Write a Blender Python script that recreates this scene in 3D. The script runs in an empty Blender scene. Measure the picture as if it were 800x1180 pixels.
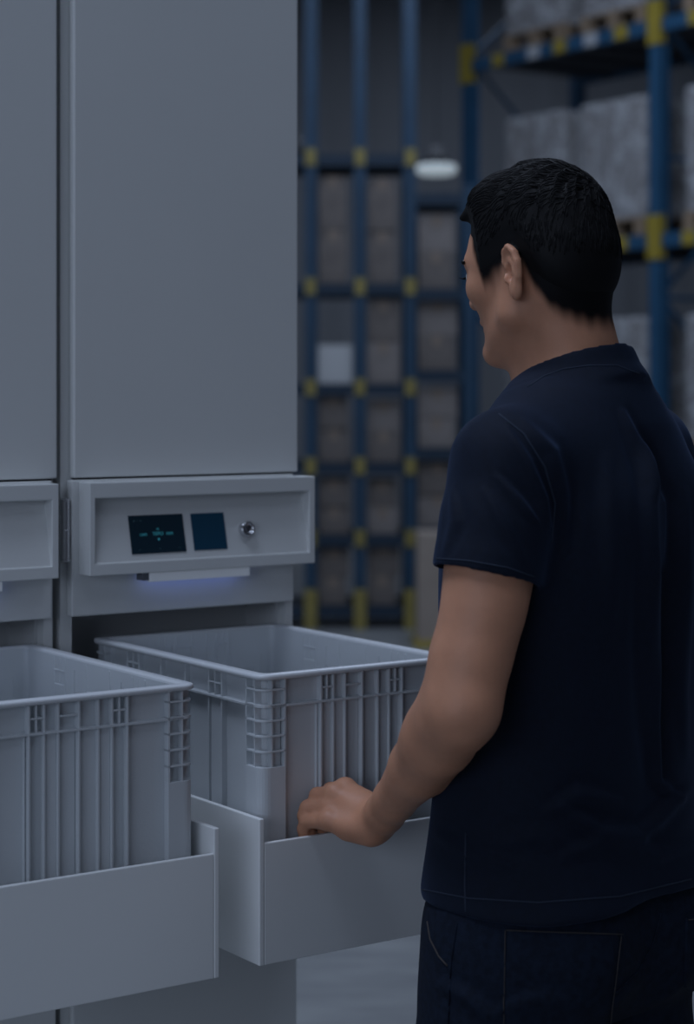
import bpy, bmesh, math, random
import numpy as np
from mathutils import Vector, Matrix
from mathutils.bvhtree import BVHTree

random.seed(7)
rng = np.random.default_rng(7)
C = bpy.context.scene.collection
F, HX, HY, CZ = 2250.0, 400.0, 450.0, 1.49      # focal length in pixels, principal point, camera height
TH = math.radians(34.59)                        # direction of the cabinet row
K = 0.77                                        # metres per unit of the cabinet drawing

# ------------------------------------------------------------------ materials
def mat(name, col, rough=.5, metal=0., noise=0., nscale=8., bump=0., bscale=60., emit=None, estr=0., spec=.5, sss=0., col2=None, stretch=None, coat=0.):
    m = bpy.data.materials.new(name); m.use_nodes = True
    nt = m.node_tree; b = nt.nodes['Principled BSDF']
    b.inputs['Base Color'].default_value = (*col, 1); b.inputs['Roughness'].default_value = rough
    b.inputs['Metallic'].default_value = metal; b.inputs['Specular IOR Level'].default_value = spec
    b.inputs['Coat Weight'].default_value = coat
    if emit: b.inputs['Emission Color'].default_value = (*emit, 1); b.inputs['Emission Strength'].default_value = estr
    if sss:
        b.inputs['Subsurface Weight'].default_value = sss; b.inputs['Subsurface Radius'].default_value = (.012, .005, .003)
        b.inputs['Subsurface Scale'].default_value = .6
    tc = nt.nodes.new('ShaderNodeTexCoord'); mp = nt.nodes.new('ShaderNodeMapping')
    nt.links.new(tc.outputs['Object'], mp.inputs['Vector'])
    if stretch: mp.inputs['Scale'].default_value = stretch
    if noise or col2:
        n = nt.nodes.new('ShaderNodeTexNoise'); n.inputs['Scale'].default_value = nscale; n.inputs['Detail'].default_value = 5
        nt.links.new(mp.outputs['Vector'], n.inputs['Vector'])
        r = nt.nodes.new('ShaderNodeValToRGB')
        c2 = col2 or tuple(min(1, c*(1+noise)) for c in col); c1 = col if col2 else tuple(c*(1-noise) for c in col)
        r.color_ramp.elements[0].color = (*c1, 1); r.color_ramp.elements[1].color = (*c2, 1)
        r.color_ramp.elements[0].position = .35; r.color_ramp.elements[1].position = .65
        nt.links.new(n.outputs['Fac'], r.inputs['Fac']); nt.links.new(r.outputs['Color'], b.inputs['Base Color'])
    if bump:
        n2 = nt.nodes.new('ShaderNodeTexNoise'); n2.inputs['Scale'].default_value = bscale; n2.inputs['Detail'].default_value = 4
        nt.links.new(mp.outputs['Vector'], n2.inputs['Vector'])
        bp = nt.nodes.new('ShaderNodeBump'); bp.inputs['Strength'].default_value = bump; bp.inputs['Distance'].default_value = .01
        nt.links.new(n2.outputs['Fac'], bp.inputs['Height']); nt.links.new(bp.outputs['Normal'], b.inputs['Normal'])
    return m

M = {}
M['white'] = mat('powder_coated_white_steel', (.70, .71, .70), .42, noise=.015, nscale=3, bump=.02, bscale=400)
M['tray'] = mat('drawer_white_steel', (.86, .87, .86), .42, bump=.02, bscale=400)
M['inside'] = mat('cabinet_inside_steel', (.60, .61, .61), .5)
M['gasket'] = mat('dark_gap_seal', (.03, .03, .035), .7)
M['crate'] = mat('grey_moulded_plastic', (.62, .65, .67), .42, noise=.04, nscale=5, bump=.03, bscale=300)
M['rim'] = mat('grey_moulded_plastic_rim', (.64, .66, .68), .38)
M['chrome'] = mat('polished_chrome', (.62, .62, .64), .2, 1.)
M['darkmetal'] = mat('dark_lock_core', (.12, .12, .13), .3, 1.)
M['screen'] = mat('black_glass_screen', (.006, .016, .026), .1, emit=(.004, .014, .026), estr=.16)
M['screen2'] = mat('navy_glass_reader', (.006, .03, .06), .14, emit=(.004, .028, .06), estr=.16)
M['glyph'] = mat('teal_display_text', (.02, .2, .25), .5, emit=(.06, .42, .55), estr=.22)
M['glyph2'] = mat('dim_display_marks', (.05, .12, .15), .5, emit=(.12, .3, .36), estr=.12)
M['bar'] = mat('light_bar_white', (.82, .84, .86), .35, emit=(.75, .85, 1.), estr=.05)
M['cap'] = mat('light_bar_end_cap', (.12, .13, .15), .5)
M['led'] = mat('blue_led_strip', (.2, .3, .9), .4, emit=(.24, .36, 1.), estr=1.05)
M['blue'] = mat('blue_rack_steel', (.030, .105, .20), .45, noise=.08, nscale=6)
M['bluedark'] = mat('blue_rack_steel_old', (.011, .047, .092), .5, noise=.1, nscale=6)
M['yellow'] = mat('yellow_rack_steel', (.42, .32, .05), .45, noise=.06)
M['beamdark'] = mat('dark_blue_beam', (.008, .026, .05), .6)
M['yellowold'] = mat('worn_yellow_clips', (.27, .22, .06), .5, noise=.1)
M['plate'] = mat('pale_rack_label_plate', (.52, .54, .56), .5)
M['deck'] = mat('dark_mesh_deck', (.05, .055, .065), .6)
M['pallet'] = mat('pallet_pine', (.33, .24, .16), .75, noise=.15, nscale=10, bump=.2, bscale=40)
M['carton'] = mat('brown_carton', (.225, .20, .185), .8, noise=.12, nscale=9)
M['cartondark'] = mat('dark_brown_carton', (.155, .135, .122), .8, noise=.15, nscale=9)
M['cartonwhite'] = mat('white_carton', (.50, .51, .51), .7)
M['cartonbeige'] = mat('beige_carton', (.36, .30, .25), .8, noise=.05, nscale=4)
M['tape'] = mat('packing_tape', (.26, .21, .17), .85, spec=.1)
M['concrete'] = mat('polished_concrete', (.185, .195, .20), .45, col2=(.29, .30, .30), nscale=4.5, bump=.08, bscale=18, stretch=(.7, 2.6, 1))
M['wall'] = mat('grey_wall_cladding', (.27, .28, .295), .8, noise=.06, nscale=1.2, stretch=(4, 1, .3))
M['wallside'] = mat('grey_side_wall', (.38, .39, .41), .85, noise=.05)
M['ceil'] = mat('ceiling_sheet', (.5, .51, .53), .8, noise=.1, nscale=1.5)
M['lamp'] = mat('high_bay_lamp_diffuser', (.8, .85, .85), .5, emit=(.76, .90, 1.), estr=.36)
M['lamphouse'] = mat('lamp_housing', (.05, .052, .055), .6)
M['eye'] = mat('eyeball', (.72, .72, .7), .15)
M['iris'] = mat('dark_iris', (.02, .012, .008), .15)
M['hair'] = mat('black_hair', (.006, .0058, .0065), .6, spec=.16)
M['denim'] = mat('dark_navy_denim', (.006, .011, .024), .85, noise=.25, nscale=120, bump=.12, bscale=700, spec=.2)
M['stitch'] = mat('tan_denim_stitch', (.04, .034, .034), .8)
M['thread'] = mat('navy_thread', (.012, .022, .045), .8)
M['shirt'] = mat('navy_cotton_jersey', (.0032, .0070, .018), .8, noise=.12, nscale=160, bump=.06, bscale=900, spec=.25)
sb = M['shirt'].node_tree.nodes['Principled BSDF']; sb.inputs['Sheen Weight'].default_value = .12; sb.inputs['Sheen Roughness'].default_value = .45; sb.inputs['Sheen Tint'].default_value = (.25, .42, .85, 1)
M['shoe'] = mat('black_shoe_leather', (.02, .02, .022), .5)
M['sole'] = mat('shoe_sole_rubber', (.08, .08, .08), .7)
# film: clear stretch wrap with milky creases
def film():
    m = bpy.data.materials.new('stretch_wrap_film'); m.use_nodes = True; nt = m.node_tree; b = nt.nodes['Principled BSDF']; out = nt.nodes['Material Output']
    b.inputs['Base Color'].default_value = (.80, .82, .84, 1); b.inputs['Roughness'].default_value = .25
    tc = nt.nodes.new('ShaderNodeTexCoord')
    n = nt.nodes.new('ShaderNodeTexNoise'); n.inputs['Scale'].default_value = 7; n.inputs['Detail'].default_value = 6; n.inputs['Roughness'].default_value = .65
    nt.links.new(tc.outputs['Object'], n.inputs['Vector'])
    r = nt.nodes.new('ShaderNodeValToRGB'); r.color_ramp.elements[0].position = .45; r.color_ramp.elements[1].position = .72
    r.color_ramp.elements[0].color = (.28,)*3+(1,); r.color_ramp.elements[1].color = (.88,)*3+(1,)
    nt.links.new(n.outputs['Fac'], r.inputs['Fac'])
    bp = nt.nodes.new('ShaderNodeBump'); bp.inputs['Strength'].default_value = .9; bp.inputs['Distance'].default_value = .05
    nt.links.new(n.outputs['Fac'], bp.inputs['Height']); nt.links.new(bp.outputs['Normal'], b.inputs['Normal'])
    t = nt.nodes.new('ShaderNodeBsdfTransparent'); mx = nt.nodes.new('ShaderNodeMixShader')
    nt.links.new(r.outputs['Color'], mx.inputs['Fac']); nt.links.new(t.outputs[0], mx.inputs[1]); nt.links.new(b.outputs[0], mx.inputs[2])
    nt.links.new(mx.outputs[0], out.inputs['Surface'])
    return m
M['film'] = film()
# skin: natural reddening, and the cropped stubble where hair is shaved short
def skin():
    m = mat('warm_skin', (.57, .275, .165), .5, sss=.12, noise=.07, nscale=26, bump=.05, bscale=500, spec=.35)
    nt = m.node_tree; b = nt.nodes['Principled BSDF']; src = b.inputs['Base Color'].links[0].from_socket
    at_ = nt.nodes.new('ShaderNodeAttribute'); at_.attribute_name = 'stubble'
    mx = nt.nodes.new('ShaderNodeMix'); mx.data_type = 'RGBA'
    nt.links.new(at_.outputs['Fac'], mx.inputs[0]); nt.links.new(src, mx.inputs[6]); mx.inputs[7].default_value = (.006, .0058, .0065, 1)
    nt.links.new(mx.outputs[2], b.inputs['Base Color'])
    mr = nt.nodes.new('ShaderNodeMapRange'); mr.inputs['To Min'].default_value = .35; mr.inputs['To Max'].default_value = .1; nt.links.new(at_.outputs['Fac'], mr.inputs['Value']); nt.links.new(mr.outputs[0], b.inputs['Specular IOR Level'])
    return m
M['skin'] = skin()

# ------------------------------------------------------------------ object helpers
def link(o, parent=None):
    C.objects.link(o)
    if parent: o.parent = parent
    return o
def obj(name, bm, m, parent=None, smooth=False, bevel=0., seg=2):
    me = bpy.data.meshes.new(name); bm.normal_update(); bm.to_mesh(me); bm.free()
    for x in (m if isinstance(m, (list, tuple)) else [m]): me.materials.append(x)
    o = bpy.data.objects.new(name, me); link(o, parent)
    if smooth: me.polygons.foreach_set('use_smooth', [True]*len(me.polygons))
    if bevel:
        md = o.modifiers.new('edge', 'BEVEL'); md.width = bevel; md.segments = seg; md.limit_method = 'ANGLE'
    return o
def thing(name, label, cat, loc=(0, 0, 0), rz=0., group=None):
    o = bpy.data.objects.new(name, None); link(o); o.location = loc; o.rotation_euler = (0, 0, rz); o.empty_display_size = .1
    return tag(o, label, cat, group)
def tag(o, label=None, cat=None, group=None, kind=None):
    for k, v in (('label', label), ('category', cat), ('group', group), ('kind', kind)):
        if v: o[k] = v
    return o
def struct(name, bm, m):
    return tag(obj(name, bm, m), kind='structure')
def dup(root, loc, label, group=None, rz=None):
    r = root.copy(); C.objects.link(r); r.location = loc; r['label'] = label
    if rz is not None: r.rotation_euler = (0, 0, rz)
    if group: r['group'] = group
    for ch in list(root.children):
        c = ch.copy(); C.objects.link(c); c.parent = r
        for g in list(ch.children):
            d = g.copy(); C.objects.link(d); d.parent = c
    return r
def box(bm, x0, x1, y0, y1, z0, z1, mi=0):
    v = [bm.verts.new(p) for p in ((x0, y0, z0), (x1, y0, z0), (x1, y1, z0), (x0, y1, z0), (x0, y0, z1), (x1, y0, z1), (x1, y1, z1), (x0, y1, z1))]
    for q in ((3, 2, 1, 0), (4, 5, 6, 7), (0, 1, 5, 4), (1, 2, 6, 5), (2, 3, 7, 6), (3, 0, 4, 7)):
        f = bm.faces.new([v[i] for i in q]); f.material_index = mi
    return v
def tube(bm, pts, r, n=8, cap=True, mi=0):
    pts = [Vector(p) for p in pts]; rs = r if isinstance(r, (list, tuple)) else [r]*len(pts); rings = []
    for i, p in enumerate(pts):
        t = (pts[min(i+1, len(pts)-1)]-pts[max(i-1, 0)]).normalized()
        a = t.cross(Vector((0, 0, 1)));  a = a if a.length > .05 else t.cross(Vector((1, 0, 0)))
        a.normalize(); b = t.cross(a)
        rings.append([bm.verts.new(p+(a*math.cos(k*2*math.pi/n)+b*math.sin(k*2*math.pi/n))*rs[i]) for k in range(n)])
    for A, B in zip(rings, rings[1:]):
        for k in range(n):
            f = bm.faces.new((A[k], A[(k+1) % n], B[(k+1) % n], B[k])); f.material_index = mi
    if cap: bm.faces.new(rings[0][::-1]); bm.faces.new(rings[-1])
def lathe(bm, prof, org, axis, n=32):
    """profile of (radius, height along the axis) turned about axis at org"""
    ax = Vector(axis).normalized(); a = ax.cross(Vector((0, 0, 1))); a = a.normalized() if a.length > .05 else Vector((1, 0, 0)); b = ax.cross(a); org = Vector(org); rings = []
    for r, h in prof:
        rings.append([bm.verts.new(org+ax*h+(a*math.cos(k*2*math.pi/n)+b*math.sin(k*2*math.pi/n))*max(r, 1e-5)) for k in range(n)])
    for A, B in zip(rings, rings[1:]):
        for k in range(n): bm.faces.new((A[k], B[k], B[(k+1) % n], A[(k+1) % n]))
    bmesh.ops.remove_doubles(bm, verts=bm.verts, dist=2e-5)
def BM(): return bmesh.new()
def at(px, py, d):
    return np.array([(px-HX)/F*d, d, CZ+(HY-py)/F*d])

# ------------------------------------------------------------------ the hall
X0, X1, Y0, Y1, ZC = -6., 9., -5., 21., 6.
b = BM(); box(b, X0, X1, Y0, Y1, -.1, 0); struct('floor', b, M['concrete'])
b = BM(); box(b, X0, X1, Y0, Y1, ZC, ZC+.1)
for i in range(9): box(b, X0, X1, Y0+1.6+2.9*i, Y0+1.75+2.9*i, ZC-.22, ZC)
struct('ceiling', b, M['ceil'])
b = BM(); box(b, X0, X1, Y1, Y1+.1, 0, ZC)
for i in range(37): box(b, X0+.2+.4*i, X0+.26+.4*i, Y1-.02, Y1, 0, ZC)
struct('wall_back', b, M['wall'])
b = BM(); box(b, X0-.1, X0, Y0, Y1, 0, ZC); struct('wall_left', b, M['wallside'])
b = BM(); box(b, X1, X1+.1, Y0, Y1, 0, ZC); struct('wall_right', b, M['wallside'])
b = BM(); box(b, X0, X1, Y0-.1, Y0, 0, ZC); struct('wall_front', b, M['wallside'])

# high bay lamps
def high_bay(px, py, d, R, label):
    p = at(px, py, d)
    t = thing('high_bay_lamp', label, 'lamp', (p[0], p[1], p[2]), 0, 'high bay lamps')
    bm = BM(); lathe(bm, [(0, -.05), (R*.8, -.045), (R, -.02), (R, .012), (R*.97, .03), (R*.7, .04), (0, .04)], (0, 0, 0), (0, 0, 1)); obj('diffuser', bm, M['lamp'], t, True)
    bm = BM(); lathe(bm, [(0, .2), (R*.35, .2), (R*.5, .1), (R*.75, .045), (0, .041)], (0, 0, 0), (0, 0, 1)); obj('housing', bm, M['lamphouse'], t, True)
    bm = BM(); tube(bm, [(0, 0, .2), (0, 0, ZC-.0-p[2])], .004); obj('rod', bm, M['gasket'], t)
high_bay(503, 195, 17.0, .175, 'pale round high bay lamp glowing between the shelving and the pallet rack post')
high_bay(345, 184, 17.0, .10, 'pale high bay lamp half hidden behind the edge of the tall white cabinet')
high_bay(538, 325, 19.0, .06, 'small pale lamp glowing just beside the face of the man')

# ------------------------------------------------------------------ locker cabinets
ORG = (-.1010, 2.2697)                           # plan position of the crate's front corner in the right-hand cabinet
def zf(z): return CZ+K*z
def bu(bm, u0, u1, v0, v1, z0, z1, mi=0): return box(bm, u0*K, u1*K, v0*K, v1*K, zf(z0), zf(z1), mi)
Uv = np.array([math.cos(TH), math.sin(TH), 0]); Vv = np.array([-math.sin(TH), math.cos(TH), 0])
def cab_local(px, py, pu, pn):
    """cabinet-drawing coordinates where the sight line of a pixel meets a plane (point pu, normal pn in drawing units)"""
    dr = np.array([(px-HX)/F, 1., (HY-py)/F])
    o = np.array([0, 0, CZ])-np.array([*ORG, 0])
    def loc(w): return np.array([w@Uv/K, w@Vv/K, 0])
    o2 = loc(o); o2[2] = 0.; d2 = loc(dr); d2[2] = dr[2]/K
    t = ((pu-o2)@pn)/(d2@pn)
    return o2+d2*t
ZTOP, ZFLOOR = 1.15, -CZ/K
def cabinet(label, ub0, ub1, up0, up1, screens=True, lc=0.):
    t = thing('locker_cabinet', label, 'cabinet', (*ORG, 0), TH, 'tall white locker cabinets')
    ZP0, ZP1 = -.3152, -.1565
    bm = BM()
    bu(bm, ub0, ub1, .536, 1.14, -.36, ZTOP); bu(bm, ub0, ub1, .536, 1.14, ZFLOOR, -.885)
    bu(bm, ub0, ub0+.022, .536, 1.14, -.885, -.36); bu(bm, ub1-.017, ub1, .536, 1.14, -.885, -.36); bu(bm, ub0+.022, ub1-.017, 1.12, 1.14, -.885, -.36)
    obj('carcass', bm, M['white'], t)
    bm = BM()
    bu(bm, ub0+.0225, ub0+.0275, .56, .668, -.884, -.361); bu(bm, ub1-.0225, ub1-.0175, .56, .668, -.884, -.361); bu(bm, ub0+.0276, ub1-.0226, .663, .668, -.884, -.361)
    bu(bm, ub0+.0276, ub1-.0226, .56, .6625, -.366, -.361)
    obj('compartment_lining', bm, M['inside'], t)
    ud = ub0+.0165
    bm = BM(); bu(bm, ud, ub1, .517, .5345, -.1500, ZTOP-.004); obj('upper_door', bm, M['white'], t, bevel=.0025)
    bm = BM(); bu(bm, ud-.0055, ub1-.0118, .5130, .5345, -.3873, -.1535); obj('flap', bm, M['white'], t, bevel=.002)
    bm = BM(); bu(bm, ud, ub1, .5215, .5345, ZFLOOR+.09, -.893); obj('lower_door', bm, M['white'], t, bevel=.002)
    bm = BM(); bu(bm, ud+.004, ub1-.004, .529, .5352, -.1535, -.1500); obj('door_seal', bm, M['gasket'], t)
    # hinge on the post
    hx, hy = ub0+.0025, .5195
    if screens:
        bm = BM(); tube(bm, [(hx*K, hy*K, zf(-.2885)), (hx*K, hy*K, zf(-.1885))], .0056, 12); tube(bm, [(hx*K, hy*K, zf(-.2395)), (hx*K, hy*K, zf(-.2375))], .0062, 12)
        tube(bm, [(hx*K, hy*K, zf(-.2925)), (hx*K, hy*K, zf(-.2885))], .0062, 12); tube(bm, [(hx*K, hy*K, zf(-.1885)), (hx*K, hy*K, zf(-.1845))], .0062, 12)
        bu(bm, hx-.001, hx+.0025, .520, .5358, -.2925, -.1845)
        obj('hinge', bm, M['chrome'], t, False, bevel=.0006)
    # control panel: a frame with a tray-like recess, deeper at its top
    vf, vb = .4703, .5125
    i0, i1, j0, j1 = up0+.0095, up1-.012, ZP0+.0205, ZP1-.027
    dt, db = .030, .0035
    bm = BM()
    def V(u, v, z): return bm.verts.new((u*K, v*K, zf(z)))
    O = [V(up0, vf, ZP0), V(up1, vf, ZP0), V(up1, vf, ZP1), V(up0, vf, ZP1)]
    I = [V(i0, vf, j0), V(i1, vf, j0), V(i1, vf, j1), V(i0, vf, j1)]
    R = [V(i0, vf+db, j0), V(i1, vf+db, j0), V(i1, vf+dt, j1), V(i0, vf+dt, j1)]
    Bk = [V(up0, vb, ZP0), V(up1, vb, ZP0), V(up1, vb, ZP1), V(up0, vb, ZP1)]
    for k in range(4):
        l = (k+1) % 4
        bm.faces.new((O[k], O[l], I[l], I[k])); bm.faces.new((I[k], I[l], R[l], R[k])); bm.faces.new((O[l], O[k], Bk[k], Bk[l]))
    bm.faces.new(R); bm.faces.new(Bk[::-1])
    cp = obj('control_panel', bm, M['white'], t, bevel=.0012)
    # slanted face frame
    pu = np.array([i0, vf+db, j0]); up = np.array([0, dt-db, j1-j0]); L = np.linalg.norm(up); up = up/L; un = np.array([0, -up[2], up[1]])
    def on(q): return (q[0]-i0, (q-pu)@up)
    Mx = Matrix(((1, up[0], un[0], i0*K), (0, up[1], un[1], (vf+db)*K), (0, up[2], un[2], zf(j0)), (0, 0, 0, 1)))
    def flat(name, s0, s1, t0, t1, h, m, parent, h0=0.):
        bm = BM(); box(bm, s0*K, s1*K, t0*K, t1*K, h0, h); bmesh.ops.transform(bm, matrix=Mx, verts=bm.verts); return obj(name, bm, m, parent, bevel=.0004)
    if screens:
        P = lambda x, y: on(cab_local(x, y, pu, un))
        a, c = P(152, 639), P(209.5, 592); s = flat('display', a[0], c[0], a[1], c[1], .0014, M['screen'], cp); s['label'] = 'black display with teal readout'
        # faint readout
        def text(name, txt, px, py, size, m, par):
            cu = bpy.data.curves.new('tmp', 'FONT'); cu.body = txt; cu.size = size; cu.align_x = 'CENTER'; cu.align_y = 'CENTER'; cu.extrude = .0001
            ob = bpy.data.objects.new('tmp', cu); C.objects.link(ob); bpy.context.view_layer.update()
            me = bpy.data.meshes.new_from_object(ob.evaluated_get(bpy.context.evaluated_depsgraph_get())); bpy.data.objects.remove(ob)
            q = P(px, py); me.transform(Mx @ Matrix.Translation((q[0]*K, q[1]*K, .0016)))
            me.name = name; me.materials.clear(); me.materials.append(m); ob = bpy.data.objects.new(name, me); link(ob, par)
        text('readout_text', 'LNO', 165, 616.5, .0052, M['glyph'], s); text('readout_text', 'TEPO', 181.5, 615.3, .0068, M['glyph'], s); text('readout_text', 'FRM', 195, 615, .0056, M['glyph'], s)
        text('readout_text', 'rt', 181, 609.6, .0058, M['glyph'], s)
        bm = BM()
        def dot(px, py, r, n=12):
            q = P(px, py); lathe(bm, [(0, .0019), (r, .0019), (r, .0014)], Mx @ Vector((q[0]*K, q[1]*K, 0)), Mx.to_3x3() @ Vector((0, 0, 1)), n)
        dot(182.5, 621.5, .0016); obj('status_dot', bm, M['glyph'], s); bm = BM(); dot(153.6, 600.6, .0007); obj('status_dot', bm, M['glyph2'], s)
        text('corner_marks', '·  –', 159.5, 600.5, .005, M['glyph2'], s); text('corner_marks', '–', 161, 634, .005, M['glyph2'], s); text('corner_marks', '–', 184, 632, .005, M['glyph2'], s); text('corner_marks', '–', 206, 631, .006, M['glyph2'], s)
        a, c = P(224, 634.5), P(257, 590.5); s2 = flat('card_reader', a[0], c[0], a[1], c[1], .0012, M['screen2'], cp); s2['label'] = 'plain navy card reader glass'
        q = P(282.5, 610.5); o_ = Mx @ Vector((q[0]*K, q[1]*K, 0)); ax = Mx.to_3x3() @ Vector((0, 0, 1))
        bm = BM(); r = .0108; lathe(bm, [(r, -.001), (r, .008), (r*.93, .0098), (r*.74, .0102), (r*.70, .0094), (r*.64, .0082), (r*.2, .0080), (0, .0080)], o_, ax); k_ = obj('key_lock', bm, M['chrome'], cp, True, bevel=0)
        k_['label'] = 'round chrome key lock'
        bm = BM(); box(bm, -.0009, .0009, -.0042, .0042, .0078, .0086); bmesh.ops.transform(bm, matrix=Mx @ Matrix.Translation((q[0]*K, q[1]*K, 0)) @ Matrix.Rotation(.5, 4, 'Z'), verts=bm.verts); obj('keyhole', bm, M['darkmetal'], k_)
    # light bar under the panel
    if screens:
        q0 = cab_local(172, 671, np.array([0, vf+.006, 0]), np.array([0, 1., 0])); q1 = cab_local(287.5, 663, np.array([0, vf+.006, 0]), np.array([0, 1., 0])); s0, s1 = q0[0], q1[0]
    else: s0, s1 = up0+.10, up1-.10
    bm = BM(); bu(bm, s0, s1, vf+.004, vf+.016, ZP0-.0165, ZP0-.0004); lb = obj('light_bar', bm, M['bar'], t, bevel=.0012)
    bm = BM(); bu(bm, s0-.012, s0-.0002, vf+.006, vf+.03, ZP0-.0135, ZP0-.0004); obj('end_cap', bm, M['cap'], lb)
    bm = BM(); bu(bm, s0+.004, s1-.004, vf+.0162, vf+.0185, ZP0-.0150, ZP0-.004); obj('led_strip', bm, M['led'], lb)
    return t
TUNE_PITCH = .5164
cabinet_near = cabinet('tall white locker cabinet with black display, card reader and chrome lock', -.0690, .4063, -.0454, .4126)
cabinet_side = cabinet('tall white locker cabinet cut off by the photo edge, blank panel beside the hinge', -.5764, -.0835, -.5615, -.1040, screens=False)

# drawers (each slides out of its cabinet)
def drawer(parent, u0, u1, v0):
    T = .0085
    bm = BM(); zt, zs, zb = -.6776, -.6406, -.8603
    bu(bm, u0+T+.0002, u1-T-.0002, v0+.0006, v0+T, zb, zt)                                     # front
    fr = obj('drawer', bm, M['tray'], parent, bevel=.0012)
    bm = BM(); bu(bm, u0, u0+T, v0, v0+.655, zb, zs); obj('side_panel', bm, M['tray'], fr, bevel=.0012)
    bm = BM(); bu(bm, u1-T, u1, v0, v0+.655, zb, zs); obj('side_panel', bm, M['tray'], fr, bevel=.0012)
    bm = BM(); bu(bm, u0+T+.0002, u1-T-.0002, v0+T+.0002, v0+.655, zb, zb+.008); obj('tray_floor', bm, M['tray'], fr)
drawer(cabinet_near, -.0175, .4245, -.0263)
drawer(cabinet_side, -.5374, -.0954, -.0400)

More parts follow.
